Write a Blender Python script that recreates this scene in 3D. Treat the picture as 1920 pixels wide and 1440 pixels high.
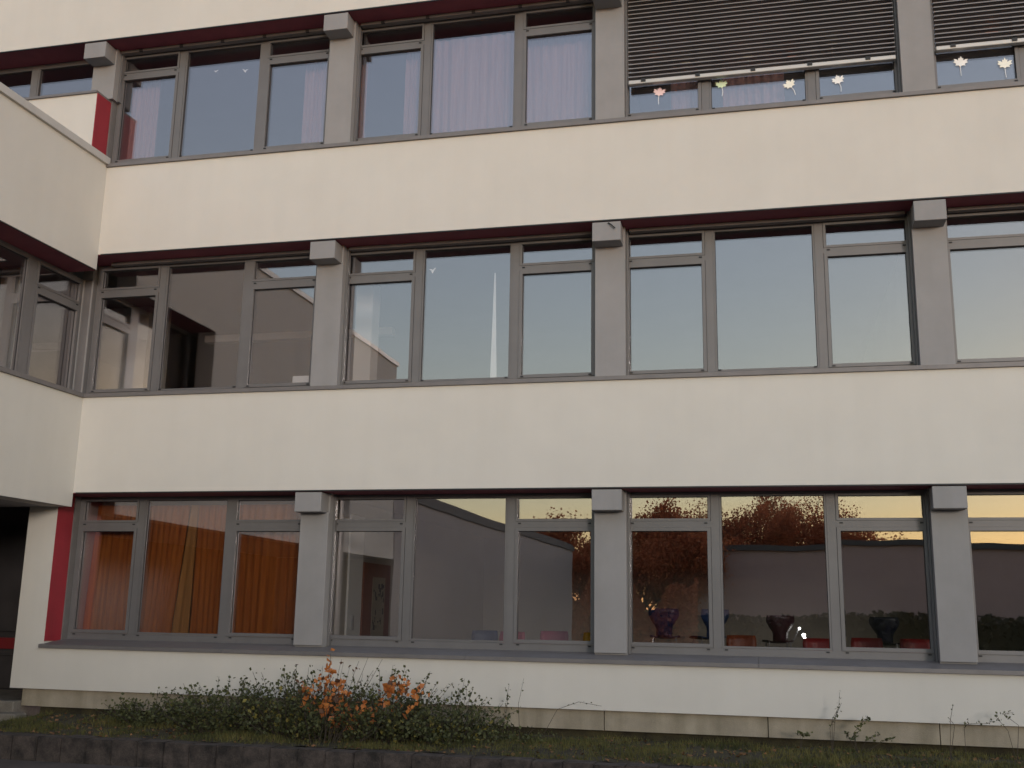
import bpy, bmesh, math, random
from mathutils import Vector, Matrix, noise
R = math.radians
rnd = random.Random(7)
S = bpy.context.scene
COL = S.collection
for o in list(bpy.data.objects): bpy.data.objects.remove(o)

# ------------------------------------------------------------------ camera
FPX, CAM = 2003.87, Vector((9.191, -12.719, 1.046))
YAW, PITCH, ROLL = 0.2379, 0.2128, 0.0180
fw = Vector((-math.sin(YAW)*math.cos(PITCH), math.cos(YAW)*math.cos(PITCH), math.sin(PITCH)))
_rt = Vector((math.cos(YAW), math.sin(YAW), 0)); _up = _rt.cross(fw)
rt = _rt*math.cos(ROLL) + _up*math.sin(ROLL); up = -_rt*math.sin(ROLL) + _up*math.cos(ROLL)
cd = bpy.data.cameras.new('camera'); co = bpy.data.objects.new('camera', cd); COL.objects.link(co)
co.matrix_world = Matrix(((rt.x, up.x, -fw.x, CAM.x), (rt.y, up.y, -fw.y, CAM.y), (rt.z, up.z, -fw.z, CAM.z), (0, 0, 0, 1)))
cd.sensor_width = 36; cd.lens = FPX/1920*36; cd.clip_end = 2000
S.camera = co
def at(px, py, v, ax=1):
    """photo pixel -> point on the plane coordinate[ax] = v"""
    d = fw + rt*((px-960)/FPX) - up*((py-720)/FPX)
    return CAM + d*((v-CAM[ax])/d[ax])

# ------------------------------------------------------------------ sky, sun, exposure
SUN_EL, SUN_AZ = R(6), R(152)        # azimuth from +Y towards +X: low over the trees behind the viewer
W = bpy.data.worlds.new('World'); S.world = W; W.use_nodes = True
nt = W.node_tree; bg = nt.nodes['Background']
sky = nt.nodes.new('ShaderNodeTexSky'); sky.sky_type = 'NISHITA'; sky.sun_disc = False
sky.sun_elevation = SUN_EL; sky.sun_rotation = SUN_AZ; sky.air_density = 1.55; sky.dust_density = 0.3; sky.ozone_density = 2.2
veil = nt.nodes.new('ShaderNodeVectorMath'); veil.operation = 'MULTIPLY_ADD'      # thin even high haze over the clear sky
veil.inputs[1].default_value = (.80, .80, .80); veil.inputs[2].default_value = (.72, .62, .80)
nt.links.new(sky.outputs[0], veil.inputs[0]); nt.links.new(veil.outputs[0], bg.inputs[0]); bg.inputs[1].default_value = 0.15
sl = bpy.data.lights.new('sun', 'SUN'); sl.energy = 0.5; sl.angle = R(10); sl.color = (1, .93, .90)
so = bpy.data.objects.new('sun', sl); COL.objects.link(so)
sd = Vector((math.sin(SUN_AZ)*math.cos(SUN_EL), math.cos(SUN_AZ)*math.cos(SUN_EL), math.sin(SUN_EL)))
so.rotation_euler = sd.to_track_quat('Z', 'Y').to_euler(); so.location = (9, -30, 30)
S.view_settings.view_transform = 'Standard'; S.view_settings.look = 'None'; S.view_settings.exposure = 1.43; S.view_settings.gamma = 1
S.render.engine = 'CYCLES'
S.cycles.max_bounces = 10; S.cycles.transparent_max_bounces = 24; S.cycles.diffuse_bounces = 4; S.cycles.glossy_bounces = 5

# ------------------------------------------------------------------ materials
def mat(name, c, rough=.6, var=.08, scale=6, bump=0, bscale=200, c2=None, metal=0, fine=0, detail=4, stretch=None, trans=0, streak=0):
    m = bpy.data.materials.new(name); m.use_nodes = True; n = m.node_tree.nodes; l = m.node_tree.links
    b = n['Principled BSDF']; b.inputs['Roughness'].default_value = rough; b.inputs['Metallic'].default_value = metal
    g = n.new('ShaderNodeNewGeometry'); vec = g.outputs['Position']
    if stretch:
        mp = n.new('ShaderNodeMapping'); mp.inputs['Scale'].default_value = stretch; l.new(vec, mp.inputs[0]); vec2 = mp.outputs[0]
    else: vec2 = vec
    t = n.new('ShaderNodeTexNoise'); t.inputs['Scale'].default_value = scale; t.inputs['Detail'].default_value = detail; t.inputs['Roughness'].default_value = .6
    l.new(vec2, t.inputs['Vector'])
    r = n.new('ShaderNodeValToRGB'); e = r.color_ramp.elements
    e[0].position = .3; e[1].position = .7
    if c2 is None: a = [x*(1-var) for x in c]; z = [min(1, x*(1+var)) for x in c]
    else: a, z = c, c2
    e[0].color = (*a, 1); e[1].color = (*z, 1); l.new(t.outputs['Fac'], r.inputs[0]); out = r.outputs[0]
    if streak:                                                       # faint rain streaks and dirt
        mp2 = n.new('ShaderNodeMapping'); mp2.inputs['Scale'].default_value = (2.6, 2.6, .16); l.new(vec, mp2.inputs[0])
        t4 = n.new('ShaderNodeTexNoise'); t4.inputs['Scale'].default_value = 1.7; t4.inputs['Detail'].default_value = 6; l.new(mp2.outputs[0], t4.inputs['Vector'])
        r4 = n.new('ShaderNodeValToRGB'); r4.color_ramp.elements[0].position = .42; r4.color_ramp.elements[1].position = .68
        r4.color_ramp.elements[0].color = (1, 1, 1, 1); r4.color_ramp.elements[1].color = (1-streak, 1-streak, 1-streak*1.15, 1); l.new(t4.outputs['Fac'], r4.inputs[0])
        m4 = n.new('ShaderNodeMix'); m4.data_type = 'RGBA'; m4.blend_type = 'MULTIPLY'; m4.inputs[0].default_value = 1; l.new(out, m4.inputs[6]); l.new(r4.outputs[0], m4.inputs[7]); out = m4.outputs[2]
    if fine:
        t2 = n.new('ShaderNodeTexNoise'); t2.inputs['Scale'].default_value = bscale; t2.inputs['Detail'].default_value = 2; l.new(vec, t2.inputs['Vector'])
        mx = n.new('ShaderNodeMix'); mx.data_type = 'RGBA'; mx.blend_type = 'OVERLAY'; mx.inputs[0].default_value = fine
        l.new(out, mx.inputs[6]); l.new(t2.outputs['Fac'], mx.inputs[7]); out = mx.outputs[2]
    l.new(out, b.inputs['Base Color'])
    if bump:
        t3 = n.new('ShaderNodeTexNoise'); t3.inputs['Scale'].default_value = bscale; t3.inputs['Detail'].default_value = 3; l.new(vec, t3.inputs['Vector'])
        bp = n.new('ShaderNodeBump'); bp.inputs['Strength'].default_value = bump; bp.inputs['Distance'].default_value = .01
        l.new(t3.outputs['Fac'], bp.inputs['Height']); l.new(bp.outputs[0], b.inputs['Normal'])
    if trans:
        tr = n.new('ShaderNodeBsdfTranslucent'); l.new(out, tr.inputs[0]); ms = n.new('ShaderNodeMixShader'); ms.inputs[0].default_value = trans
        l.new(b.outputs[0], ms.inputs[1]); l.new(tr.outputs[0], ms.inputs[2]); l.new(ms.outputs[0], n['Material Output'].inputs[0])
    return m
def glass(name, R0, tint, wav):
    m = bpy.data.materials.new(name); m.use_nodes = True; n = m.node_tree.nodes; l = m.node_tree.links
    n.remove(n['Principled BSDF'])
    lw = n.new('ShaderNodeLayerWeight'); lw.inputs[0].default_value = .5
    p = n.new('ShaderNodeMath'); p.operation = 'POWER'; p.inputs[1].default_value = 5; l.new(lw.outputs['Facing'], p.inputs[0])
    a = n.new('ShaderNodeMath'); a.operation = 'MULTIPLY_ADD'; a.inputs[1].default_value = 1-R0; a.inputs[2].default_value = R0; l.new(p.outputs[0], a.inputs[0])
    tb = n.new('ShaderNodeBsdfTransparent'); tb.inputs[0].default_value = (*tint, 1)
    gl = n.new('ShaderNodeBsdfGlossy'); gl.inputs['Roughness'].default_value = .0; gl.inputs[0].default_value = (1, .95, .98, 1)
    g = n.new('ShaderNodeNewGeometry'); t = n.new('ShaderNodeTexNoise'); t.inputs['Scale'].default_value = 1.6; t.inputs['Detail'].default_value = 1
    oi = n.new('ShaderNodeObjectInfo'); va = n.new('ShaderNodeVectorMath'); va.operation = 'ADD'
    sc = n.new('ShaderNodeVectorMath'); sc.operation = 'SCALE'; sc.inputs[0].default_value = (37, 51, 23); l.new(oi.outputs['Random'], sc.inputs['Scale'])
    l.new(g.outputs['Position'], va.inputs[0]); l.new(sc.outputs[0], va.inputs[1]); l.new(va.outputs[0], t.inputs['Vector'])
    bp = n.new('ShaderNodeBump'); bp.inputs['Strength'].default_value = 1; bp.inputs['Distance'].default_value = wav
    l.new(t.outputs['Fac'], bp.inputs['Height']); l.new(bp.outputs[0], gl.inputs['Normal'])
    ms = n.new('ShaderNodeMixShader'); l.new(a.outputs[0], ms.inputs[0]); l.new(tb.outputs[0], ms.inputs[1]); l.new(gl.outputs[0], ms.inputs[2])
    l.new(ms.outputs[0], n['Material Output'].inputs[0]); return m
def emit(name, c, s):
    m = bpy.data.materials.new(name); m.use_nodes = True; b = m.node_tree.nodes['Principled BSDF']
    b.inputs['Emission Color'].default_value = (*c, 1); b.inputs['Emission Strength'].default_value = s; return m
M = dict(
    plaster=mat('plaster', (.60, .567, .512), .9, .028, 1.3, .5, 220, fine=.18, streak=.018),
    plaster_far=mat('plaster_far', (.44, .33, .30), .9, .05, 1.0, .2, 200),
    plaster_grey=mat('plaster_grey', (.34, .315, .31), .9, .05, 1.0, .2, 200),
    soffit=mat('soffit_red', (.21, .042, .06), .7, .1, 4),
    red=mat('reveal_red', (.27, .015, .026), .6, .10, 3, .1, 300, streak=.15),
    frame=mat('frame_grey', (.145, .137, .136), .45, .06, 3, .04, 90, metal=.15, streak=.06),
    frame2=mat('sill_grey', (.16, .147, .143), .5, .10, 5, .05, 60, metal=.2),
    column=mat('column_grey', (.25, .24, .237), .75, .05, 3, .12, 240, streak=.06),
    dark=mat('gasket_black', (.012, .012, .013), .6),
    glass=glass("glass", .178, (.87, .865, .865), .0006),
    slat=mat('slat_grey', (.21, .19, .185), .45, .05, 4, metal=.2),
    slat_lip_lit=mat('slat_lip_lit', (.24, .22, .215), .5, .06, 4, metal=.2),  # lighter slat grey; light on the front edges is put into the colour
    rail=mat('rail_light', (.50, .48, .45), .45, .05, 4, metal=.2),
    inwall=mat('inner_wall', (.42, .40, .35), .9, .05, 1),
    inceil=mat('inner_ceiling', (.34, .33, .31), .9, .04, 1),
    infloor=mat('inner_floor', (.09, .075, .06), .6, .1, 2),
    white=mat('white_paint', (.78, .79, .78), .6, .03, 2),
    wood=mat('door_wood', (.20, .06, .025), .5, .25, 3, stretch=(8, 8, .6)),
    paper=mat('poster_paper', (.38, .34, .24), .8, .1, 5),
    ink=mat('poster_ink', (.03, .035, .03), .8),
    orange=mat('curtain_orange', (.60, .19, .03), .9, .28, 9, c2=(.38, .095, .015), stretch=(3, 3, .15), trans=.25),
    yellow=mat('curtain_pale', (.50, .23, .065), .9, .15, 8, stretch=(3, 3, .15), trans=.25),
    pink=mat('curtain_pink', (.34, .19, .19), .9, .1, 7, c2=(.44, .275, .265), stretch=(3, 3, .12), trans=.25),
    plinth=mat('plinth_concrete', (.31, .265, .20), .9, .18, 3, .3, 90, fine=.2, streak=.25),
    concrete=mat('concrete', (.17, .15, .125), .9, .3, 5, .5, 70, fine=.3),
    stone_dark=mat('palisade', (.018, .015, .013), .95, .5, 7, .8, 60, c2=(.085, .066, .056), fine=.5),
    stone_face=None,
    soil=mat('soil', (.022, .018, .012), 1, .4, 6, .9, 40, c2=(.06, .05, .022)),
    asphalt=mat('asphalt', (.085, .07, .062), .9, .2, 2, .3, 80),
    lawn=mat('lawn', (.05, .06, .02), 1, .3, .4, c2=(.09, .085, .03)),
    grass=mat('grass_blade', (.045, .056, .016), .8, .4, 2.2, c2=(.19, .165, .048), trans=.3),
    leaf=mat('leaf_green', (.024, .034, .013), .7, .4, 14, c2=(.12, .125, .042), trans=.25),
    leafy=mat('leaf_yellow', (.24, .20, .045), .6, .2, 14, trans=.3),
    leafo=mat('leaf_orange', (.40, .115, .03), .6, .3, 16, c2=(.60, .23, .055), trans=.25),
    leafr=mat('leaf_brown', (.07, .03, .016), .7, .3, 16, c2=(.14, .065, .03), trans=.2),
    leaff=mat('leaf_fallen', (.09, .04, .018), .8, .3, 9, c2=(.26, .13, .05)),
    twig=mat('twig', (.05, .038, .028), .9, .2, 20),
    bark=mat('bark', (.05, .035, .027), .95, .25, 8, .5, 30),
    autumn=mat('autumn_leaf', (.40, .12, .05), .8, .3, 1.5, c2=(.58, .21, .085), trans=.5),
    hedge=mat('hedge_leaf', (.03, .03, .014), .8, .3, 3, c2=(.06, .055, .02), trans=.2),
    roofdark=mat('roof_felt', (.09, .09, .09), .9, .1, 2),
    chrome=mat('chair_tube', (.45, .45, .46), .3, .02, 4, metal=.8),
    table=mat('table_top', (.42, .33, .20), .5, .08, 6),
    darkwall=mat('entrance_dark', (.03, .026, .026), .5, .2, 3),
)
for nm, c in dict(blue=(.02, .05, .15), dblue=(.012, .015, .035), maroon=(.05, .010, .018), redp=(.28, .012, .015), pinkp=(.42, .07, .12), yelp=(.60, .34, .015), orp=(.24, .05, .015), maroon2=(.14, .008, .01)).items():
    M[nm] = mat('plastic_'+nm, c, .4, .04, 5)

# ------------------------------------------------------------------ helpers
def box(bm, x0, x1, y0, y1, z0, z1):
    v = [bm.verts.new((x, y, z)) for x in (x0, x1) for y in (y0, y1) for z in (z0, z1)]
    for f in ((0, 1, 3, 2), (4, 6, 7, 5), (0, 4, 5, 1), (2, 3, 7, 6), (0, 2, 6, 4), (1, 5, 7, 3)):
        bm.faces.new([v[i] for i in f])
def prism(bm, pts, a0, a1, ax):
    """polygon pts extruded along axis ax from a0 to a1"""
    def P(p, a):
        if ax == 0: return (a, p[0], p[1])
        if ax == 1: return (p[0], a, p[1])
        return (p[0], p[1], a)
    A = [bm.verts.new(P(p, a0)) for p in pts]; B = [bm.verts.new(P(p, a1)) for p in pts]; n = len(pts)
    bm.faces.new(A); bm.faces.new(B[::-1])
    for i in range(n): bm.faces.new((A[i], B[i], B[(i+1) % n], A[(i+1) % n]))
def tube(bm, pts, r0, r1=None, n=6):
    r1 = r0 if r1 is None else r1; rings = []; k = len(pts)
    for i, p in enumerate(pts):
        p = Vector(p); d = (Vector(pts[min(i+1, k-1)])-Vector(pts[max(i-1, 0)])).normalized()
        a = d.cross(Vector((.31, .27, .91))); a = a.normalized() if a.length > 1e-4 else Vector((1, 0, 0)); b = d.cross(a)
        r = r0+(r1-r0)*i/max(1, k-1)
        rings.append([bm.verts.new(p+a*r*math.cos(2*math.pi*j/n)+b*r*math.sin(2*math.pi*j/n)) for j in range(n)])
    for i in range(k-1):
        for j in range(n): bm.faces.new((rings[i][j], rings[i][(j+1) % n], rings[i+1][(j+1) % n], rings[i+1][j]))
    bm.faces.new(rings[0][::-1]); bm.faces.new(rings[-1])
def obj(name, bm, m, parent=None, label=None, cat=None, group=None, kind=None, smooth=False, bevel=0, loc=None):
    bmesh.ops.recalc_face_normals(bm, faces=bm.faces)
    if bevel: bmesh.ops.bevel(bm, geom=bm.edges[:], offset=bevel, segments=1, affect='EDGES')
    me = bpy.data.meshes.new(name); bm.to_mesh(me); bm.free()
    if smooth: me.polygons.foreach_set('use_smooth', [True]*len(me.polygons))
    me.materials.append(M[m] if isinstance(m, str) else m)
    o = bpy.data.objects.new(name, me); COL.objects.link(o); o.parent = parent
    if loc: o.location = loc
    return tag(o, label, cat, group, kind)
def tag(o, label=None, cat=None, group=None, kind=None):
    for k, v in (('label', label), ('category', cat), ('group', group), ('kind', kind)):
        if v: o[k] = v
    return o
def empty(name, loc, label, cat, group=None, rz=0):
    o = bpy.data.objects.new(name, None); COL.objects.link(o); o.location = loc; o.rotation_euler.z = rz
    return tag(o, label, cat, group)
def bxo(name, m, parent, *b, **k):
    bm = bmesh.new(); box(bm, *b); return obj(name, bm, m, parent, **k)
def share(name, me, parent, loc, rot=(0, 0, 0), sc=(1, 1, 1)):
    o = bpy.data.objects.new(name, me); COL.objects.link(o); o.parent = parent; o.location = loc; o.rotation_euler = rot; o.scale = sc; return o

# ------------------------------------------------------------------ ground
bm = bmesh.new(); box(bm, -400, 400, -500, 0.2, -1.2, -.66); obj('courtyard_ground', bm, 'asphalt', kind='structure')
bm = bmesh.new(); box(bm, -400, 400, -500, -16, -1.1, -.645); obj('lawn', bm, 'lawn', kind='structure')
# planting bed behind the low palisade wall
bm = bmesh.new(); nx, ny = 150, 20; X0, X1, Y0, Y1 = -.2, 15, -1.4, .14; g = []
def bedz(x, y):
    t = (y-Y0)/(Y1-Y0); return -.40+.075*t+.03*noise.noise(Vector((x*1.7, y*2.3, 3)))+.012*noise.noise(Vector((x*9, y*9, 1)))
for i in range(nx+1):
    x = X0+(X1-X0)*i/nx
    g.append([bm.verts.new((x, Y0+(Y1-Y0)*j/ny, bedz(x, Y0+(Y1-Y0)*j/ny))) for j in range(ny+1)])
for i in range(nx):
    for j in range(ny): bm.faces.new((g[i][j], g[i+1][j], g[i+1][j+1], g[i][j+1]))
obj('planting_bed', bm, 'soil', kind='structure', smooth=True)

# ------------------------------------------------------------------ main block
XE = 15.4
main = empty('school_building', (6, 4, -.6), 'three storey cream plaster school block with grey window rows and red soffits', 'building')
OFF = Vector((-6, -4, .6))
def mo(name, bm, m, **k):
    o = obj(name, bm, m, main, **k); o.location = OFF; return o
def mb(name, m, *b, **k):
    bm = bmesh.new(); box(bm, *b); return mo(name, bm, m, **k)
ZB = {0: 2.564, 1: 5.964, 2: 9.364}      # undersides of the plaster bands
ZS = {0: .514, 1: 3.880, 2: 7.287}       # undersides of the window sills
bm = bmesh.new(); prism(bm, [(-.65, -.01), (XE, -.01), (XE, .513), (-.21, .513), (-.21, 2.60), (-.65, 2.60)], 0, .30, 1); mo('wall_panel', bm, 'plaster')
bm = bmesh.new(); prism(bm, [(0, ZB[0]), (XE, ZB[0]), (XE, ZS[1]-.001), (0, ZS[1]-.001)], 0, .32, 1); mo('wall_panel', bm, 'plaster')
bm = bmesh.new(); prism(bm, [(0, ZB[1]), (XE, ZB[1]), (XE, ZS[2]-.001), (0, ZS[2]-.001)], 0, .32, 1); mo('wall_panel', bm, 'plaster')
mb('wall_panel', 'plaster', -7, XE, 0, .32, ZB[2], 11.3)
mb('wall_panel', 'plaster', -7, -.295, 0, .32, 7.2, 8.50)
mb('reveal_panel', 'red', -.297, -.285, -.002, .335, 7.3, 8.50)
mb('reveal_panel', 'red', -.212, -.20, .004, .335, .60, ZB[0]-.012)
for s in (0, 1, 2):
    mb('soffit', 'soffit', -.32 if s < 2 else -7, XE, .012, .60, ZB[s]-.010, ZB[s]+.03)
mb('soffit_trim', 'dark', .04, XE, -.003, .012, ZB[1]-.012, ZB[1]+.004)
mb('soffit_trim', 'dark', .04, XE, -.003, .012, ZB[0]-.012, ZB[0]+.004)
mb('soffit_trim', 'dark', -7, XE, -.003, .012, ZB[2]-.012, ZB[2]+.004)
mb('roof', 'roofdark', -7, XE, .32, 9, 11.1, 11.28)
# sills
def sill_profile(bm, x0, x1, z, ground=False):
    if ground: prism(bm, [(-.045, z), (-.045, z+.045), (.20, z+.085), (.46, z+.11), (.46, z)], x0, x1, 0)
    else: prism(bm, [(-.035, z), (-.035, z+.048), (.46, z+.07), (.46, z)], x0, x1, 0)
edges0 = [-.255, 2.4, 5.6, 9.02, 12.2, XE]
for a, b in zip(edges0, edges0[1:]):
    bm = bmesh.new(); sill_profile(bm, a+.002, b-.002, ZS[0], True); mo('window_sill', bm, 'frame2')
edges1 = [0.0, 3.6, 7.3, 11.0, XE]
for a, b in zip(edges1, edges1[1:]):
    bm = bmesh.new(); sill_profile(bm, a+.001, b-.001, ZS[1]); mo('window_sill', bm, 'frame2')
    bm = bmesh.new(); sill_profile(bm, max(a, .0)+.001, b-.001, ZS[2]); mo('window_sill', bm, 'frame2')
mb('window_sill', 'frame2', -.33, -.001, .0, .46, ZS[1], ZS[1]+.06)
mb('window_sill', 'frame2', -.28, -.001, .0, .46, ZS[2], ZS[2]+.06)
mb('window_sill', 'frame2', -7, -.29, -.03, .46, 8.50, 8.535)
# columns with head boxes
PX = 3.858
COLS = [3.258 + PX*k for k in range(3)]
def column(x, s, zb, zt, w=.385):
    c = mb('column', 'column', x, x+w, .262, .452, zb, zt)
    if s == 0:
        mb('column_cover', 'column', x-.002, x+w+.002, .215, .265, .625, zt-.25, bevel=.004)
    for gx in (x-.028, x+w+.004):
        mb('guide_rail', 'frame', gx, gx+.024, .375, .45, zb, zt)
    h = mb('column_head', 'column', x, x+.362, .006, .30, zt-.262, zt-.012, bevel=.005)
for s in (0, 1, 2):
    for x in COLS: column(x, s, (.60, 3.94, 7.345)[s], ZB[s]-.01)
column(-.605, 2, 8.537, ZB[2]-.01)
column(-4.46, 2, 8.537, ZB[2]-.01)
# little cable sticking out under the middle band
bm = bmesh.new(); p = at(1143, 418, -.01); tube(bm, [p+Vector((-.05, .06, .02)), p+Vector((-.01, -.005, .0)), p+Vector((.07, -.012, -.075))], .008, n=5); mo('cable', bm, 'dark')

# windows: fixed frame mesh, then casements, panes and drain caps as its pieces
capme = None
def window(parent, x0, x1, zs, muls, sides, zt, zbot, transom, ztop, base, zframe):
    """x0..x1 clear width, muls: mullions (a,b); sides: per field True if it has a transom; glass from zbot to ztop"""
    global capme
    D0, D1 = .455, .53
    bm = bmesh.new()
    fr = .05
    box(bm, x0, x0+fr, D0, D1, zframe, zt); box(bm, x1-fr, x1, D0, D1, zframe, zt)
    box(bm, x0+fr, x1-fr, D0+.001, D1, ztop+.01, zt)
    box(bm, x0+fr, x1-fr, D0+.001, D1, zframe, zbot-.045)
    xs = [x0+fr]
    for a, b in muls:
        box(bm, a, b, D0-.002, D1, zbot-.045, ztop+.01); xs += [a, b]
    xs.append(x1-fr)
    w = obj('window', bm, 'frame', parent); w.location = base
    if capme is None:
        b2 = bmesh.new(); box(b2, -.018, .018, -.006, .004, -.008, .008); capme = bpy.data.meshes.new('drain_cap'); b2.to_mesh(capme); b2.free(); capme.materials.append(M['dark'])
    def pane(a, b, c, d):
        tl = rnd.uniform(-.002, .002); t2 = rnd.uniform(-.002, .002)
        cx, cz = (a+b)/2, (c+d)/2
        b2 = bmesh.new(); box(b2, a-cx, b-cx, -.012, .012, c-cz, d-cz)
        p = obj('glass_pane', b2, 'glass', w, loc=(cx, .50, cz)); p.rotation_euler = (t2, 0, tl)
    def sash(a, b, c, d, t, g=.052, name='casement', front=D0-.012):
        b2 = bmesh.new()
        box(b2, a, a+t, front, D1-.004, c, d); box(b2, b-t, b, front, D1-.004, c, d)
        box(b2, a+t, b-t, front, D1-.004, d-t, d); box(b2, a+t, b-t, front, D1-.004, c, c+t)
        o = obj(name, b2, 'frame', w)
        b2 = bmesh.new(); q = .006
        for (e0, e1, f0, f1) in ((a+t, a+t+q, c+t, d-t), (b-t-q, b-t, c+t, d-t), (a+t+q, b-t-q, d-t-q, d-t)):
            box(b2, e0, e1, .478, .487, f0, f1)
        obj('gasket', b2, 'dark', w)
        pane(a+t-.004, b-t+.004, c+t-.004, d-t+.004); return o
    for i in range(0, len(xs), 2):
        a, b = xs[i], xs[i+1]
        if sides[i//2]:
            sash(a+.004, b-.004, zbot-.042, transom[0]+.035, .042)
            t = bmesh.new(); box(t, a, b, D0-.004, D1, transom[0]+.037, transom[1]-.03); obj('transom', t, 'frame', w)
            sash(a+.004, b-.004, transom[1]-.028, ztop+.008, .03, name='fanlight')
            for cx in (a+.06, b-.06):
                share('drain_cap', capme, w, (cx, D0-.008, transom[1]-.055)); share('drain_cap', capme, w, (cx, D0-.015 if zbot > 1 else D0-.003, zbot-(.026 if zbot > 1 else .062)))
        else:
            sash(a+.002, b-.002, zbot-.042, ztop+.008, .022, name='glazing_bead', front=D0+.004)
            for cx in (a+.05, b-.05): share('drain_cap', capme, w, (cx, D0-.003, zbot-(.028 if zbot > 1 else .062)))
    return w
ZT = {0: (2.552, .752, (2.086, 2.228), 2.515, .60), 1: (5.952, 4.092, (5.467, 5.603), 5.895, 3.925), 2: (9.352, 7.614, (8.928, 9.06), 9.295, 7.33)}
def bay(s, x0, x1, m, sides=(1, 0, 1)):
    zt, zbot, tr, ztop, zf = ZT[s]
    return window(main, x0, x1, 0, m, sides, zt, zbot, tr, ztop, OFF, zf)
for s in (0, 1, 2):
    for k in (0, 1, 2, 3):
        o = 3.88*(k-1); x0 = 3.56+o; x1 = 7.13+o
        if k == 0: x0 = -.197 if s == 0 else (-.288 if s == 1 else -.28)
        if k == 3: x1 = min(x1, XE)
        bay(s, x0, x1, [(4.62+o, 4.72+o), (5.966+o, 6.069+o)])
# high windows over the wing roof
window(main, -4.2, -.64, 0, [(-3.08, -2.98), (-1.83, -1.73)], (0, 0, 0), 9.352, 8.68, (9, 9.1), 9.295, OFF, 8.537)
# rolled-up blinds tucked under the soffits
for s in (1, 2):
    for k in (0, 1, 2, 3):
        o = PX*(k-1); x0 = 3.69+o if k else (.0 if s == 1 else -.2); x1 = min(3.2+PX+o, XE)
        if s == 2 and k >= 2: continue
        r = mb('blind_rail', 'frame2', x0, x1, .33, .42, ZB[s]-.055, ZB[s]-.013)
        if s == 2:
            n = 5
            for i in range(n):
                cx = x0+(i+.5)*(x1-x0)/n; bm = bmesh.new(); box(bm, cx-.025, cx+.025, .315, .345, ZB[s]-.062, ZB[s]-.028); mo('cable_clip', bm, 'dark')
# corner posts of the glazed inside corner (middle storey)
bm = bmesh.new(); box(bm, -.455, -.29, .375, .53, 3.925, 5.72); mo('corner_post', bm, 'frame')
bm = bmesh.new(); box(bm, -.452, -.435, .36, .375, 3.925, 5.72); box(bm, -.31, -.288, .36, .375, 3.925, 5.72); mo('corner_trim', bm, 'column')
mb('corner_head', 'frame2', -.455, -.29, .345, .53, 5.72, 5.955)
mb('reveal_post', 'frame2', -.212, -.185, .336, .454, .60, 2.55); mb('reveal_post', 'frame2', -.297, -.262, .336, .454, 7.35, 9.35)
# plinth
pj = [-.2, 1.75, 3.6, 5.45, 7.26, 9.1, 10.9, 12.75, XE]
for a, b in zip(pj, pj[1:]): mb('plinth_panel', 'plinth', a+.005, b-.005, .055, .28, -.235, -.012)
mb('plinth_core', 'soil', -.25, XE, .13, .3, -.9, -.014)  # dark soil colour on the core paints in the shade under the plinth
mb('plinth_post', 'plinth', -.50, -.205, .07, .3, -.235, -.012)
# storeys inside
for s, (z0, z1) in {0: (-.35, -.15), 1: (2.62, 3.05), 2: (6.02, 6.45)}.items():
    mb('floor_slab', 'infloor', -.3 if s == 0 else -7.5, XE, .45 if s else .31, 9, z1-.02, z1)
    if s: mb('ceiling', 'inceil', -.3 if s == 1 else -7.5, XE, .45, 9, z0-.02 if s == 1 else z0-.02, z1-.021)
mb('ceiling', 'inceil', -7.5, XE, .45, 9, 9.42, 9.6)
mb('back_wall', 'inwall', -7.5, XE, 9, 9.2, -.9, 11.28)
mb('end_wall', 'inwall', XE-.2, XE-.001, .45, 9, -.9, 11.28)
for s, (a, b) in {0: (-.15, 2.6), 1: (3.05, 6.0), 2: (6.45, 9.42)}.items():
    mb('parapet', 'inwall', .0 if s else -.2, XE, .322 if s else .302, .56, a, ZS[s]+.03)
mb('partition', 'inwall', 3.28, 3.40, .66, 9, -.15, 2.6)
mb('partition', 'inwall', -.30, -.19, .42, 9, -.15, 2.6)
mb('partition', 'inwall', 7.18, 7.30, .66, 9, 6.45, 9.42)
mb('partition', 'inwall', 11.05, 11.17, .66, 9, 3.05, 6.0)
mb('partition', 'inwall', -7.5, -7.3, .45, 9, 2.6, 9.6)
# classroom door in the partition, seen through the ground-floor window
def onp(px, py, x=3.402): return at(px, py, x, 0)
dz = 1.76
mb('wall_strip', 'white', 3.402, 3.43, 1.55, 2.06, -.15, 2.4)
dr = mb('inner_door', 'wood', 3.402, 3.44, 2.10, 3.22, -.13, dz)
o = bxo('door_poster', 'paper', dr, 3.441, 3.447, 2.46, 2.98, .05, 1.56)
bm = bmesh.new()
for i in range(26):
    y = 2.50+rnd.random()*.42; z = .82+rnd.random()*.62; w = rnd.uniform(.02, .07); h = rnd.uniform(.02, .1); box(bm, 3.4475, 3.449+i*.0002, y-w/2, y+w/2, z-h/2, z+h/2)
obj('poster_print', bm, 'ink', dr)
mb('door_handle', 'chrome', 3.43, 3.46, 1.70, 1.74, .80, 1.0)
# white pillars inside the middle storey
mb('inner_pillar', 'white', 3.15, 3.42, 2.0, 2.3, 3.05, 5.99)
mb('inner_pillar', 'white', -1.75, -.78, 2.6, 2.75, 3.05, 5.99)
mb('inner_pillar', 'white', -.62, -.46, 2.6, 2.75, 3.05, 5.99)
mb('inner_beam', 'white', -.3, 3.15, 3.6, 3.75, 5.60, 5.72)

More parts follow.
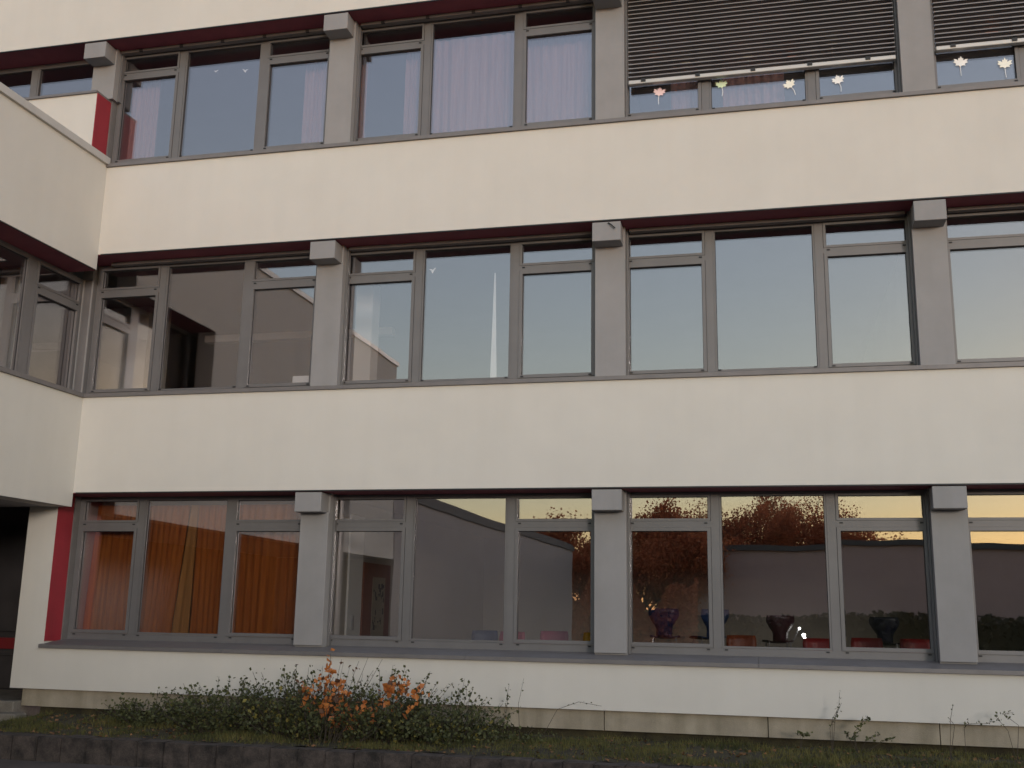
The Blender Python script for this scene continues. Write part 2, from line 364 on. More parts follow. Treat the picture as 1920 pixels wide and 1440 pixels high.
# ------------------------------------------------------------------ wing
wing = empty('school_wing', (-4, -6, -.6), 'projecting two storey cream plaster wing with grey parapet cap meeting the facade corner', 'building')
WOFF = Vector((4, 6, .6))
def wo(name, bm, m, **k):
    o = obj(name, bm, m, wing, **k); o.location = WOFF; return o
def wb(name, m, *b, **k):
    bm = bmesh.new(); box(bm, *b); return wo(name, bm, m, **k)
YE, YW = -11.75, -2.42
prof = [(YE, 2.373), (0, 2.373), (0, 3.877), (YW, 3.877), (YW, 5.733), (0, 5.733), (0, 7.33), (YE, 7.33)]
bm = bmesh.new(); prism(bm, prof, -.325, 0, 0); wo('wall_panel', bm, 'plaster')
wb('wall_panel', 'plaster', -8, -.326, YE, YE+.3, 2.373, 7.33)
wb('wall_panel', 'plaster', -8, -7.7, YE+.301, 0, 2.373, 7.33)
wb('parapet_cap', 'rail', -.37, .045, YE-.05, -.003, 7.322, 7.425)
wb('roof', 'roofdark', -8, -.33, YE+.301, -.001, 6.95, 7.1)
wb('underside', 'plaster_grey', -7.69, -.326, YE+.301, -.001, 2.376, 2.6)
wb('soffit', 'soffit', -.62, -.010, YW, -.001, 5.724, 5.75)
wb('soffit_trim', 'dark', -.012, .003, YW, -.02, 5.722, 5.735)
wb('window_sill', 'frame2', -.46, .035, YW, -.001, 3.878, 3.935)
# window: local x runs along world +Y, local y into the wing (-X)
wf = window(wing, -2.41, .372, 0, [(-.815, -.64)], (0, 1), 5.722, 4.06, (5.24, 5.375), 5.67, (0, 0, 0), 3.937)
wf.matrix_local = Matrix.Translation(WOFF) @ Matrix.Rotation(R(90), 4, 'Z')
wb('inner_floor', 'infloor', -7.69, -.33, YE+.301, .44, 3.03, 3.05)
wb('inner_ceiling', 'inceil', -7.69, -.63, YE+.301, -.001, 5.78, 5.9)
wb('inner_wall', 'inwall', -3.6, -3.45, YE+.301, 3, 3.05, 5.77)
wb('inner_pillar', 'white', -1.35, -1.05, -.25, .1, 3.05, 5.77)
# ground floor below the wing: recessed dark entrance
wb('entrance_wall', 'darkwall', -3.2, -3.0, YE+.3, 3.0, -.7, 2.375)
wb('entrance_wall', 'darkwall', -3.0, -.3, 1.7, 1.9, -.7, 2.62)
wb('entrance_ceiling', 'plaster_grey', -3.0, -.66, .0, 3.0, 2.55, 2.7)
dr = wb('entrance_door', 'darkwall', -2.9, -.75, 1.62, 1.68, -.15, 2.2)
for z, c, t in ((.50, 'maroon2', .08), (.68, 'darkwall', .008), (.33, 'darkwall', .008)):
    b = bmesh.new(); box(b, -2.8, -.85, 1.55, 1.619, z-t, z+t); obj('door_bar', b, c, dr)
wb('end_support', 'plaster_grey', -8, -3.2, YE+.3, YE+.6, -.7, 2.37)
wb('door_step', 'concrete', -7, -.52, -.06, 1.69, -.72, -.175, bevel=.012)
wb('door_step', 'concrete', -7, -.3, -.30, -.062, -.72, -.31, bevel=.015)

# ------------------------------------------------------------------ low palisade wall in front of the bed
pal = empty('retaining_wall', (6, -1.5, -.66), 'low dark weathered palisade stone wall edging the planting bed', 'wall')
b2 = bmesh.new(); box(b2, -.1575, .1575, -.13, .13, 0, .5)
bmesh.ops.bevel(b2, geom=b2.edges[:], offset=.010, segments=2, affect='EDGES')
pme = bpy.data.meshes.new('palisade_stone'); b2.to_mesh(pme); b2.free(); pme.materials.append(M['stone_dark'])
x = -4.2
while x < 14.5:
    share('palisade_stone', pme, pal, (x-6, rnd.uniform(-.007, .007), -.232+rnd.uniform(-.007, .007)), (rnd.uniform(-.012, .012), rnd.uniform(-.008, .008), rnd.uniform(-.015, .015)), (1, 1, 1))
    x += .318
bxo('wall_core', 'soil', pal, -10.2, 8.5, .02, .10, -.1, .26)

# ------------------------------------------------------------------ buildings, hedge and trees across the courtyard (seen in the glass)
lb = empty('low_building', (-6, -24, -.66), 'low grey plaster annexe with flat roof continuing beyond the wing', 'building')
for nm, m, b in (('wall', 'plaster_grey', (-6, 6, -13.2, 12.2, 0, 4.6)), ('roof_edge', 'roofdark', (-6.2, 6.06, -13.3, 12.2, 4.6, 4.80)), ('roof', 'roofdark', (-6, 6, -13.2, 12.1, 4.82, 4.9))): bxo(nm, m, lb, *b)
fb = empty('long_building', (20, -56, -.66), 'long flat roofed pale grey building across the courtyard behind the hedge', 'building')
for nm, m, b in (('wall', 'plaster_far', (-15, 60, -6, 6, 0, 5.75)), ('roof_edge', 'roofdark', (-15.2, 60.2, -6.2, 6.2, 5.75, 6.05)), ('dark_base', 'darkwall', (-14.9, 59.9, 6, 6.1, 0, .5))): bxo(nm, m, fb, *b)  # unseen east end lengthened to shade the lower floors from the low sun
def leaf_quads(bm, pts, size, flat=.0):
    for p in pts:
        n = Vector((rnd.gauss(0, 1), rnd.gauss(0, 1), rnd.gauss(0, 1)+flat)).normalized(); a = n.orthogonal().normalized(); a.rotate(Matrix.Rotation(rnd.random()*6.28, 3, n)); b = n.cross(a)
        s = size*rnd.uniform(.6, 1.3); c = s*.42
        v = [bm.verts.new(p-a*s*.5), bm.verts.new(p+b*c*.9+n*s*.08), bm.verts.new(p+a*s*.5), bm.verts.new(p-b*c*.9+n*s*.08)]
        bm.faces.new((v[0], v[1], v[2])); bm.faces.new((v[0], v[2], v[3]))
def tree(loc, h, dens, name, label, lm='autumn', lsize=.17, spread=.36):
    t = empty(name, loc, label, 'tree', 'autumn trees behind the courtyard')
    bm = bmesh.new(); tips = []
    def grow(p, d, L, r, lev):
        pts = [p.copy()]; q = p.copy(); dd = d.copy()
        for i in range(4):
            dd = (dd+Vector((rnd.gauss(0, .12), rnd.gauss(0, .12), .06))).normalized(); q = q+dd*L/4; pts.append(q.copy())
            if lev >= 2: tips.append(q.copy())
        tube(bm, pts, r, r*.55, 5 if lev < 2 else 3)
        if lev < 4:
            for i in range(3 if lev else 5):
                ax = Vector((rnd.gauss(0, 1), rnd.gauss(0, 1), rnd.gauss(0, .3))).normalized()
                nd = (dd+ax*rnd.uniform(.45, .95)).normalized(); grow(pts[rnd.choice((2, 3, 4))], nd, L*rnd.uniform(.58, .78), r*.5, lev+1)
    grow(Vector((0, 0, 0)), Vector((0, 0, 1)), h*spread, h*.022, 0)
    obj('trunk', bm, 'bark', t)
    if dens:
        bm = bmesh.new(); P = []
        for p in tips:
            if rnd.random() < .85:
                for _ in range(int(dens*3)): P.append(p+Vector((rnd.gauss(0, .4), rnd.gauss(0, .4), rnd.gauss(0, .35))))
        leaf_quads(bm, P, lsize); obj('crown', bm, lm, t)
spots = [(-5, -52, 8.5, 9, 0), (-1.5, -48, 7.5, 12, 0), (1.5, -51, 9.5, 12, 0), (3.2, -47, 8.5, 12, 0), (5, -68, 12.5, 4, 1), (9, -70, 13.5, 5, 1), (12.5, -72, 13, 4, 1), (16, -71, 10.5, 3, 1), (21, -74, 8.2, 4, 2), (27, -76, 7.5, 3, 2), (7.5, -66, 12, 10, 3), (11.5, -67, 11.5, 10, 3), (4.6, -49.4, 7.5, 12, 0), (6.5, -64, 10.5, 10, 3)]
lab = ['dense rust brown autumn tree in the gap between the annexe and the long building', 'tall half bare autumn tree rising behind the long flat roof', 'thin small autumn tree showing just above the long flat roof', 'dense rust brown autumn tree rising behind the long flat roof']
for x, y, h, dn, kk in spots: tree((x, y, -.66), h, dn, 'autumn_tree', lab[kk])
bm = bmesh.new(); P = [Vector((rnd.uniform(-30, 34), rnd.gauss(0, .5), rnd.random()**.7*2.0+rnd.gauss(0, .06))) for _ in range(15000)]
leaf_quads(bm, P, .35); hd = empty('hedge', (18, -46, -.66), 'long clipped dark hedge in front of the long grey building', 'hedge'); obj('foliage', bm, 'hedge', hd)
bxo('inner_mass', 'hedge', hd, -30, 34, -.45, .45, 0, 1.7)

th = empty('autumn_thicket', (-.5, -45, -.66), 'rust brown thicket filling the gap between annexe and long building', 'thicket')
bm = bmesh.new(); P = []
for _ in range(32000):
    x = rnd.uniform(-7.5, 6); y = rnd.gauss(0, 1.1); P.append(Vector((x, y, rnd.random()**.8*(3.4+.8*math.sin(x*1.3)+.5*math.sin(x*3.1))*math.exp(-y*y*.12))))
leaf_quads(bm, P, .24); obj('foliage', bm, 'autumn', th)
bxo('inner_mass', 'bark', th, -7.2, 5.6, -.25, .25, 0, 2.3)
bm = bmesh.new()
for i in range(26):
    x = -6.8+i*.5; tube(bm, [(x, 0, 0), (x+rnd.gauss(0, .2), rnd.gauss(0, .3), 1.5), (x+rnd.gauss(0, .5), rnd.gauss(0, .5), 3)], .05, .02, 4)
obj('stem', bm, 'bark', th)

# ------------------------------------------------------------------ curtains
def curtain(x0, x1, z0, z1, m, label, group, y=.70, lean0=0, lean1=0, folds=9, amp=.035, cat='curtain'):
    bm = bmesh.new(); nx, nz = folds*8, 14; G = []; ph = rnd.random()*6
    for j in range(nz+1):
        v = j/nz; z = z1+(z0-z1)*v; row = []
        for i in range(nx+1):
            u = i/nx; a = x0+lean0*v; b = x1+lean1*v
            uu = u+.022*math.sin(u*9+ph)+.010*math.sin(u*23+ph*2+v)
            yy = y+amp*(.55+.45*v)*(.7+.45*math.sin(u*7+ph*1.7))*math.sin(uu*folds*2*math.pi+ph+.5*math.sin(3*v+u*9))+.012*math.sin(u*41+v*2)
            row.append(bm.verts.new((a+(b-a)*uu-x0, yy-y, z-z0)))
        G.append(row)
    for j in range(nz):
        for i in range(nx): bm.faces.new((G[j][i], G[j][i+1], G[j+1][i+1], G[j+1][i]))
    o = obj('curtain', bm, m, None, label, cat, group, smooth=True, loc=(x0, y, z0))
    sm = o.modifiers.new('thick', 'SOLIDIFY'); sm.thickness = .003
    return o
og = 'orange curtains of the ground-floor room beside the red reveal'
def cx_(px): return at(px, 1080, .72).x
curtain(cx_(173), cx_(262), .35, 2.46, 'orange', 'orange curtain drawn nearest the red reveal, its edge slanting', og, lean0=-.09, folds=8, amp=.03)
curtain(cx_(264), cx_(347), .35, 2.46, 'orange', 'orange curtain left of the slit in the drawn pair', og, lean1=-.17, folds=7, y=.74, amp=.03)
curtain(cx_(350), cx_(364), .35, 2.46, 'yellow', 'pale yellow folded curtain edge flaring beside the slit', og, lean0=-.18, lean1=-.01, folds=2, y=.71, amp=.02)
curtain(cx_(362), cx_(440), .35, 2.46, 'orange', 'orange curtain right of the pale curtain edge', og, folds=7, y=.75, amp=.03)
curtain(cx_(438), cx_(570), .35, 2.46, 'orange', 'orange curtain behind the pane beside the first ground-floor column', og, folds=10, amp=.03)
pg = 'pink curtains of the top floor'
def cy_(px, py=200): return at(px, py, .72).x
for p0, p1, f, lb_ in ((248, 300, 6, 'pale pink curtain gathered behind the pane beside the top floor red reveal'), (572, 618, 5, 'narrow pink curtain left of the first full top floor column'), (668, 688, 2, 'thin pale pink curtain edge right of the first full top floor column'), (760, 800, 4, 'pink curtain at the edge of the wide pink curtain'), (802, 980, 12, 'wide pink curtain filling the broad top floor pane'), (980, 1125, 9, 'pink curtain drawn behind the casement beside the lowered blind'), (1258, 1335, 5, 'pink curtain beside the pink paper leaf'), (1358, 1470, 7, 'pink curtain between the green and the cream paper leaf')):
    curtain(cy_(p0), cy_(p1), 7.0, 9.15, 'pink', lb_, pg, folds=f, amp=.028)

# ------------------------------------------------------------------ outside venetian blinds
slat_cache = {}
def blind(x0, x1, zb, label):
    t = empty('venetian_blind', ((x0+x1)/2, .37, zb), label, 'blind', 'outside blinds of the top floor')
    L = (x1-x0)/2-.012
    bm = bmesh.new(); n = 5; prof = []
    for i in range(n+1):
        u = i/n-.5; prof.append((u*.075, -.010*(1-4*u*u)))
    top = [(a, b+.0012) for a, b in prof]
    prism(bm, prof+top[::-1], -L, L, 0); bmesh.ops.recalc_face_normals(bm, faces=bm.faces)
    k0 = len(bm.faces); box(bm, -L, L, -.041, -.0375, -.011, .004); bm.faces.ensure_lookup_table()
    for f in bm.faces[k0:]: f.material_index = 1  # lip takes the lighter grey, painted as the lit edge
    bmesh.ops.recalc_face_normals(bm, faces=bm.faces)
    me = bpy.data.meshes.new('slat'); bm.to_mesh(me); bm.free(); me.materials.append(M['slat']); me.materials.append(M['slat_lip_lit'])
    z = .10; k = 0
    while zb+z < 9.30:
        share('slat', me, t, (rnd.uniform(-.002, .002), 0, z), (R(-8)+rnd.uniform(-.03, .03), rnd.uniform(-.0006, .0006), 0)); z += .0615; k += 1
    bxo('bottom_rail', 'rail', t, -L, L, -.04, .04, 0, .055, bevel=.006)
    for i in range(5):
        cx = -L+(i+.28)*2*L/4.75
        bxo('cable_clip', 'dark', t, cx-.03, cx+.03, -.052, -.02, .02, .062)
        bm = bmesh.new(); tube(bm, [(cx, 0, .05), (cx, 0, 9.33-zb)], .002, n=4); obj('lift_cord', bm, 'dark', t)
zb1 = at(1430, 134, .33).z; zb2 = at(1840, 86, .33).z
blind(7.537, 10.938, zb1, 'lowered grey venetian blind over the four lower paper leaves')
blind(11.395, 14.79, zb2, 'lowered grey venetian blind over the white and cream leaf pair')

# ------------------------------------------------------------------ paper leaves and window stickers
def paper_leaf(px, py, size, c, label, rot=0, y=.4835):
    size *= .86; py += 2
    p = at(px, py, y)
    bm = bmesh.new(); out = []
    half = [(.0, .62), (.10, .40), (.20, .46), (.20, .22), (.34, .34), (.56, .36), (.46, .18), (.58, .06), (.34, -.06), (.40, -.24), (.14, -.22), (.02, -.32)]
    out = [(x*size, z*size) for x, z in half]+[(-x*size, z*size) for x, z in half[::-1] if x > 0]
    prism(bm, out, -.001, .001, 1)
    o = obj('paper_leaf', bm, c, None, label, 'paper leaf', 'paper leaves stuck to the top floor panes', loc=p)
    b = bmesh.new(); tube(b, [(0, 0, -.3*size), (.03*size, 0, -.7*size), (.10*size*math.copysign(1, rot or 1), 0, -1.15*size)], .0045, n=4); obj('stalk', b, 'pp_white', o)
    o.rotation_euler.y = rot
for nm, c in dict(pp_pink=(.88, .66, .68), pp_green=(.70, .86, .60), pp_cream=(.9, .89, .80), pp_white=(.9, .9, .9), pp_red=(.55, .22, .14), pp_olive=(.45, .42, .30)).items(): M[nm] = mat(nm, c, .8, .06, 30)
for a in ((1236, 172, .165, 'pp_pink', 'pink paper maple leaf below the blind', .15), (1353, 157, .16, 'pp_green', 'pale green paper maple leaf below the blind', -.1), (1481, 157, .16, 'pp_cream', 'cream paper maple leaf below the blind, left of the white one', -.5), (1572, 149, .16, 'pp_white', 'white paper maple leaf below the blind, alone in its pane', -.25),
          (1801, 116, .175, 'pp_white', 'white paper maple leaf with long stalk beside the cream one', .1), (1884, 119, .175, 'pp_cream', 'cream paper maple leaf with straight stalk beside the white one', .05),
          (1227, 108, .15, 'pp_red', 'reddish paper leaf half hidden behind the blind', .2), (1287, 119, .15, 'pp_olive', 'dull olive paper leaf behind the lowest slats', -.1), (1403, 107, .15, 'pp_olive', 'olive paper leaf behind slats near the middle of the blind', .1), (1484, 104, .13, 'pp_red', 'brownish red paper leaf behind the lowest slats', 0), (1560, 83, .16, 'pp_olive', 'olive paper leaf behind the slats above the white leaf', 0), (1859, 60, .17, 'pp_red', 'reddish paper leaf behind the blind above the cream leaf', 0)):
    paper_leaf(*a)
def bird(px, py, w, s, label):
    p = at(px, py, .518); bm = bmesh.new()
    prism(bm, [(-w, .3*w), (-.5*w, .1*w), (0, -.45*w), (.35*w, -.1*w), (w, .55*w), (.5*w, .45*w), (.1*w, .2*w), (-.35*w, .35*w)], -.001, .001, 1)
    o = obj('window_sticker', bm, 'pp_white', None, label, 'sticker', 'bird stickers on the panes', loc=p); o.scale.x = s
bird(405, 134, .045, 1, 'small white bird sticker, the smaller of two'); bird(460, 133, .065, -.8, 'white bird sticker with raised wings, the larger of two')
bird(811, 508, .085, .6, 'pale bird sticker on the broad middle storey pane')
# white paper strip and card behind the middle storey glass
a = at(919, 708, .56); b = at(931, 708, .56); c = at(928, 512, .56)
bm = bmesh.new(); prism(bm, [(a.x, a.z), (b.x, a.z), (c.x+.012, c.z), (c.x-.005, c.z)], .555, .56, 1)
o = obj('paper_strip', bm, 'white', None, 'tall tapering white strip standing behind the broad middle storey pane', 'strip')
a = at(550, 716, .57); b = at(582, 705, .57)
bxo('white_card', 'white', None, a.x, b.x, .54, .57, a.z-.14, b.z, label='small white card box standing behind the middle storey pane by the column', cat='card')

# ------------------------------------------------------------------ classroom furniture
def make_chair(loc, rz, c, label, sc=1.0, group='school chairs in the ground-floor classroom'):
    t = empty('school_chair', loc, label, 'chair', group, rz); t.scale = (sc*(.70 if sc > 1 else 1), sc, sc)
    bm = bmesh.new(); G = []
    for i in range(7):
        u = i/6-.5; row = []
        for j in range(7):
            v = j/6-.5; row.append(bm.verts.new((u*.44*(1-.12*(v > 0)*abs(v)), v*.42, .40+.035*(4*u*u)**1.5*.6-.03*max(0, -v-.3)*4)))
        G.append(row)
    for i in range(6):
        for j in range(6): bm.faces.new((G[i][j], G[i+1][j], G[i+1][j+1], G[i][j+1]))
    o = obj('seat', bm, c, t, smooth=True); o.modifiers.new('t', 'SOLIDIFY').thickness = .012
    bm = bmesh.new(); G = []
    for j in range(9):
        v = j/8; w = .115 if v < .35 else .115+.105*min(1, (v-.35)/.4)**.8
        if v > .93: w *= .94
        row = [bm.verts.new(((i/6-.5)*2*w, .20+.07*v+.05*(1-(2*(i/6)-1)**2), .40+.40*v)) for i in range(7)]; G.append(row)
    for j in range(8):
        for i in range(6): bm.faces.new((G[j][i], G[j][i+1], G[j+1][i+1], G[j+1][i]))
    o = obj('backrest', bm, c, t, smooth=True); o.modifiers.new('t', 'SOLIDIFY').thickness = .012
    for sx in (-1, 1):
        for sy in (-1, 1):
            bm = bmesh.new(); tube(bm, [(sx*.16, sy*.15, .40), (sx*.18, sy*.18, .2), (sx*.19, sy*.2, 0)], .011, n=6); obj('leg', bm, 'chrome', t)
def make_table(x, y, label):
    t = empty('school_table', (x, y, -.15), label, 'table', 'school tables in the ground-floor classroom')
    bxo('table_top', 'table', t, -.65, .65, -.35, .35, .55, .58, bevel=.004)
    for sx in (-.6, .6):
        for sy in (-.3, .3):
            bm = bmesh.new(); tube(bm, [(sx, sy, 0), (sx, sy, .55)], .016, n=6); obj('leg', bm, 'chrome', t)
make_table(7.9, 2.2, 'wooden school table carrying the blue chairs'); make_table(9.3, 2.4, 'wooden school table carrying the maroon chair'); make_table(10.75, 2.4, 'wooden school table carrying the dark blue chair')
make_chair((7.76, 2.2, .43), 3.2, 'blue', 'bright blue plastic chair set up on a table, wholly visible in its pane', .92)
make_chair((8.34, 2.25, .43), 3.6, 'blue', 'blue plastic chair on a table half hidden by the mullion', .92)
make_chair((9.25, 2.3, .43), 3.3, 'maroon', 'dark maroon plastic chair set up on a table', .84)
make_chair((10.62, 2.4, .43), 3.0, 'dblue', 'very dark blue plastic chair set up on a table', .84)
make_chair((9.76, 1.15, -.15), .1, 'redp', 'red plastic chair back below the glowing bulbs', 1.22)
make_chair((10.28, 1.25, -.15), -.1, 'redp', 'red plastic chair back in the pane left of the dark blue chair', 1.24)
make_chair((10.92, 1.25, -.15), .1, 'redp', 'red plastic chair back under the dark blue chair', 1.24)
make_chair((8.82, 1.35, -.15), .1, 'orp', 'orange brown plastic chair back right of the mullion', 1.24)
make_chair((6.98, 1.0, -.15), 0, 'yelp', 'yellow plastic chair back beside the second column', 1.24)
make_chair((6.4, 1.4, -.15), .2, 'pinkp', 'pink plastic chair back left of the yellow chair', 1.24)
make_chair((5.72, 1.3, -.15), -.2, 'pinkp', 'dark pink plastic chair back beside the purple blue one', 1.22)
make_chair((5.30, 1.8, -.15), .1, 'blue', 'purple blue plastic chair back in the wide grey pane', 1.22)
lamp = empty('table_lamp', (9.42, 2.3, .43), 'small table lamp with glowing white bulbs on a classroom table', 'lamp')
bm = bmesh.new(); tube(bm, [(0, 0, 0), (0, 0, .3), (.05, 0, .40), (.09, 0, .48)], .008, n=6); tube(bm, [(0, 0, 0), (0, 0, .012)], .05, n=12); obj('stand', bm, 'chrome', lamp)
M['bulb'] = emit('bulb', (1, 1, .95), 12)
for p, r in (((.16, -.02, .425), .022), ((.11, -.02, .51), .014), ((.17, -.02, .39), .018)):
    bm = bmesh.new(); bmesh.ops.create_icosphere(bm, subdivisions=2, radius=r, matrix=Matrix.Translation(p)); obj('bulb', bm, 'bulb', lamp)
bm = bmesh.new(); tube(bm, [(.09, 0, .48), (.11, -.02, .51), (.16, -.02, .425), (.17, -.02, .39)], .005, n=5); obj('arm', bm, 'chrome', lamp)

# ------------------------------------------------------------------ shrubs and weeds
def sprig(bs, bl, pts, r, leaf, n, lsz, start=.25, spread=.03):
    tube(bs, pts, r, r*.5, 4); k = len(pts)-1
    for i in range(n):
        t = start+(1-start)*(i+rnd.random())/n; f = t*k; a = min(int(f), k-1); p = Vector(pts[a]).lerp(Vector(pts[a+1]), f-a)
        leaf_quads(bl, [p+Vector((rnd.gauss(0, spread), rnd.gauss(0, spread), rnd.gauss(0, spread)))], lsz)
def curve(base, tip, sag=.05, n=6):
    base, tip = Vector(base), Vector(tip)
    return [base.lerp(tip, i/n)+Vector((rnd.gauss(0, .006), rnd.gauss(0, .006), sag*math.sin(math.pi*i/n)+rnd.gauss(0, .004))) for i in range(n+1)]
GR = 'shrubs in the planting bed'
def bush(cx, cy, wx, wy, h, nst, label, lm='leaf', lsz=.045, nl=26, extra=(), yel=0):
    z0 = bedz(cx, cy)-.03; t = empty('shrub', (cx, cy, z0), label, 'shrub', GR); bs, bl, by = bmesh.new(), bmesh.new(), bmesh.new()
    for i in range(nst):
        a = rnd.random()*6.28; r = rnd.random()**.5; b = Vector((math.cos(a)*r*wx*.35, math.sin(a)*r*wy*.4, 0)); e = Vector((b.x*2.3+rnd.gauss(0, .05), b.y*2.1+rnd.gauss(0, .04), h*rnd.choice((rnd.uniform(.35, .8), rnd.uniform(.6, 1.15)))*(1-.4*r*r)))
        sprig(bs, bl, curve(b, e, .03), .004, lm, nl, lsz, .12, .035)
        if yel and rnd.random() < yel: sprig(bs, by, curve(b, e*rnd.uniform(.5, .9), .03), .003, lm, 5, lsz*1.15, .4, .04)
    for (px, py) in extra:
        e = at(px, py, cy)-Vector((cx, cy, z0)); b = Vector((e.x*.55+rnd.gauss(0, .06), rnd.gauss(0, .05), .1)); sprig(bs, bl, curve(b, e, .03), .0035, lm, 16, lsz*.85, .25, .016)
    obj('stem', bs, 'twig', t); obj('foliage', bl, lm, t)
    if yel and len(by.verts): obj('yellow_foliage', by, 'leafy', t)
    else: by.free()
    return t
bush(1.75, -.4, .9, .6, .40, 60, 'small dark green shrub near the door step', extra=((330, 1288), (312, 1300)), lsz=.04)
bush(2.75, -.55, 1.1, .75, .62, 115, 'dark green shrub with arching leafy tips left of the orange leaves', extra=((410, 1268), (430, 1264), (470, 1275), (492, 1282), (455, 1290), (520, 1278)), yel=.2)
bush(3.75, -.65, 1.2, .8, .76, 150, 'dense dark shrub growing round the base of the orange-leaved shrub', extra=((522, 1280), (556, 1245), (548, 1262), (552, 1255), (585, 1285), (500, 1288), (535, 1290), (600, 1290)), yel=.45)
bush(4.75, -.65, 1.2, .8, .74, 150, 'dense dark shrub with upright tips right of the orange-leaved shrub', extra=((737, 1246), (742, 1254), (760, 1248), (764, 1256), (806, 1258), (802, 1266), (820, 1278), (838, 1285), (850, 1280), (700, 1280), (675, 1275)), yel=.4)
bush(5.55, -.55, 1.0, .7, .54, 100, 'green shrub with drooping sprays beside the bare plinth', extra=((880, 1275), (872, 1272), (885, 1290), (918, 1312), (912, 1308), (900, 1300), (860, 1290)), yel=.3)
bush(6.3, -.35, .6, .4, .22, 18, 'sparse thin green shrub against the plinth', lsz=.035, nl=14)
# orange-leaved shrub
ox, oy = 4.25, -.98; z0 = bedz(ox, oy)-.03
t = empty('autumn_shrub', (ox, oy, z0), 'leggy shrub with bright orange autumn leaves and bare twigs', 'shrub', GR); bs, bl, bb = bmesh.new(), bmesh.new(), bmesh.new()
O = Vector((ox, oy, z0))
for (px, py, n) in ((622, 1224, 6), (618, 1250, 16), (608, 1270, 16), (640, 1280, 18), (625, 1300, 18), (560, 1276, 10), (572, 1292, 9), (588, 1288, 8), (652, 1300, 14), (680, 1320, 12), (745, 1272, 16), (760, 1282, 20), (735, 1290, 14), (790, 1290, 10), (800, 1306, 8), (668, 1345, 12), (640, 1330, 14), (610, 1322, 10)):
    e = at(px, py, oy+rnd.uniform(-.1, .1))-O; b = Vector((e.x*.35, rnd.gauss(0, .06), .02)); pts = curve(b, e, .02)
    tube(bs, pts, .005, .002, 4)
    for i in range(int(n*1.5)):
        p = pts[-1].lerp(pts[3], (i/n)*rnd.random())+Vector((rnd.gauss(0, .035), rnd.gauss(0, .035), rnd.gauss(0, .03)))
        leaf_quads(bl if rnd.random() < .85 else bb, [p], .074)
for (px, py) in ((690, 1232), (672, 1240), (700, 1255), (718, 1236), (655, 1252), (645, 1240), (683, 1262), (640, 1236)):
    e = at(px, py, oy)-O; tube(bs, curve(Vector((e.x*.25, 0, .02)), e, .015), .0045, .0018, 4)
for (px, py) in ((668, 1253), (662, 1257), (674, 1254), (640, 1243), (655, 1249), (556, 1247)):
    leaf_quads(bb, [at(px, py, oy)-O], .05)
obj('stem', bs, 'twig', t); obj('foliage', bl, 'leafo', t); obj('brown_foliage', bb, 'leafr', t)
# thin weeds against the white wall
def weed(base, tips, label, leaves=10, lsz=.03, lm='leaf', cy=-.25):
    b0 = at(base[0], base[1], cy); b0.z = bedz(b0.x, cy)-.02
    t = empty('weed', b0, label, 'weed', 'thin weeds along the plinth'); bs, bl = bmesh.new(), bmesh.new()
    for tip in tips:
        pts = [at(q[0], q[1], cy)-b0 for q in tip]; pts = [Vector((0, 0, 0))]+pts
        sm = []
        for a, b in zip(pts, pts[1:]): sm += [a.lerp(b, i/3) for i in range(3)]
        sm.append(pts[-1]); sprig(bs, bl, sm, .0035, lm, leaves, lsz, .45, .014)
    obj('stem', bs, 'twig', t); obj('foliage', bl, lm, t)
weed((940, 1375), [((948, 1320), (955, 1282)), ((950, 1330), (952, 1300))], 'upright weed with paired dark leaves beside the shrubs', 12)
weed((975, 1378), [((972, 1320), (982, 1272))], 'thin upright weed with few leaves beside the paired-leaf one', 6, .022)
weed((1010, 1375), [((1045, 1330), (1085, 1316), (1128, 1324))], 'thin arching bramble shoot bent along the white wall', 12, .02)
weed((1560, 1392), [((1560, 1350), (1573, 1325), (1574, 1298)), ((1566, 1345), (1578, 1318)), ((1556, 1365), (1572, 1330))], 'dry forked stalk with dark seed leaves against the white wall', 7, .03)
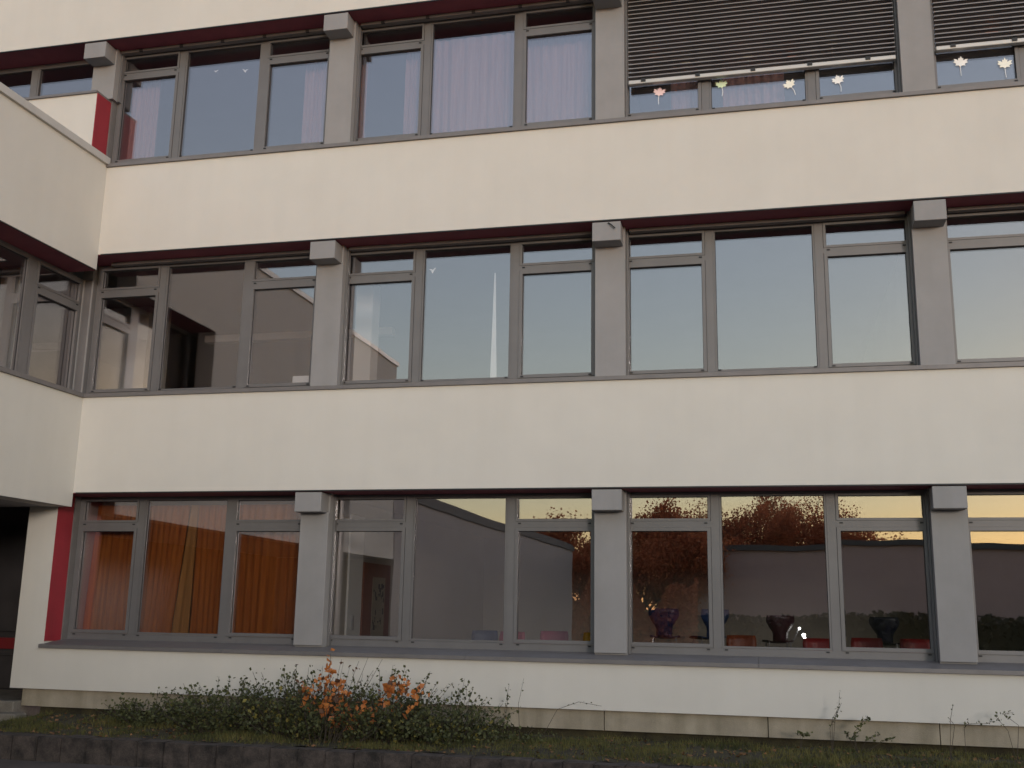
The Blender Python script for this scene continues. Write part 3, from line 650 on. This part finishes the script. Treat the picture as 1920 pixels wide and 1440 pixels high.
weed((1500, 1388), [((1500, 1374), (1495, 1372)), ((1505, 1378), (1520, 1374))], 'low leafy weed at the foot of the plinth', 16, .04)
weed((1610, 1395), [((1600, 1375), (1620, 1350), (1628, 1348)), ((1590, 1380), (1585, 1374)), ((1625, 1385), (1650, 1378)), ((1600, 1385), (1610, 1370)), ((1655, 1390), (1675, 1385))], 'spreading leafy weed beside the forked stalk', 18, .04)
weed((1780, 1400), [((1782, 1350), (1787, 1320)), ((1790, 1360), (1778, 1345))], 'bare thin stalk between the leafy weeds', 4, .02)
weed((1905, 1405), [((1890, 1370), (1868, 1345), (1870, 1336)), ((1910, 1360), (1880, 1338), (1900, 1336))], 'tall weed with small leaves hanging over the plinth edge', 14, .028)
weed((1810, 1400), [((1808, 1365), (1815, 1357), (1850, 1357), (1862, 1352)), ((1808, 1365), (1816, 1350))], 'hooked weed with a horizontal leafy shoot', 10, .028)

# ------------------------------------------------------------------ grass
bm = bmesh.new()
def blade(x, y, h, w):
    z = bedz(x, y)-.01; a = rnd.random()*6.28; dx, dy = math.cos(a)*w, math.sin(a)*w; l = rnd.gauss(0, .35)*h; k = rnd.gauss(0, .35)*h
    v = [bm.verts.new((x-dx, y-dy, z)), bm.verts.new((x+dx, y+dy, z)), bm.verts.new((x+l, y+k, z+h))]; bm.faces.new(v)
n = 0
while n < 42000:
    x = rnd.uniform(-.15, 14); y = rnd.uniform(-1.36, .1); d = noise.noise(Vector((x*1.1, y*2.2, 7)))+.35*noise.noise(Vector((x*5, y*5, 2)))
    if d < -.12 and rnd.random() > .12: n += .3; continue
    blade(x, y, rnd.uniform(.02, .07)*(1+.9*max(0, d)), .0045); n += 1
obj('grass', bm, 'grass', None, 'short mossy green grass covering the planting bed', 'grass', kind='stuff')
bm = bmesh.new(); P = [Vector((x, y, bedz(x, y)+.008)) for x, y in ((rnd.uniform(-.1, 13), rnd.uniform(-1.38, .05)) for _ in range(1500))]
leaf_quads(bm, P, .05, 3); obj('fallen_leaves', bm, 'leaff', None, 'small brown fallen leaves scattered over the planting bed', 'leaves', kind='stuff')
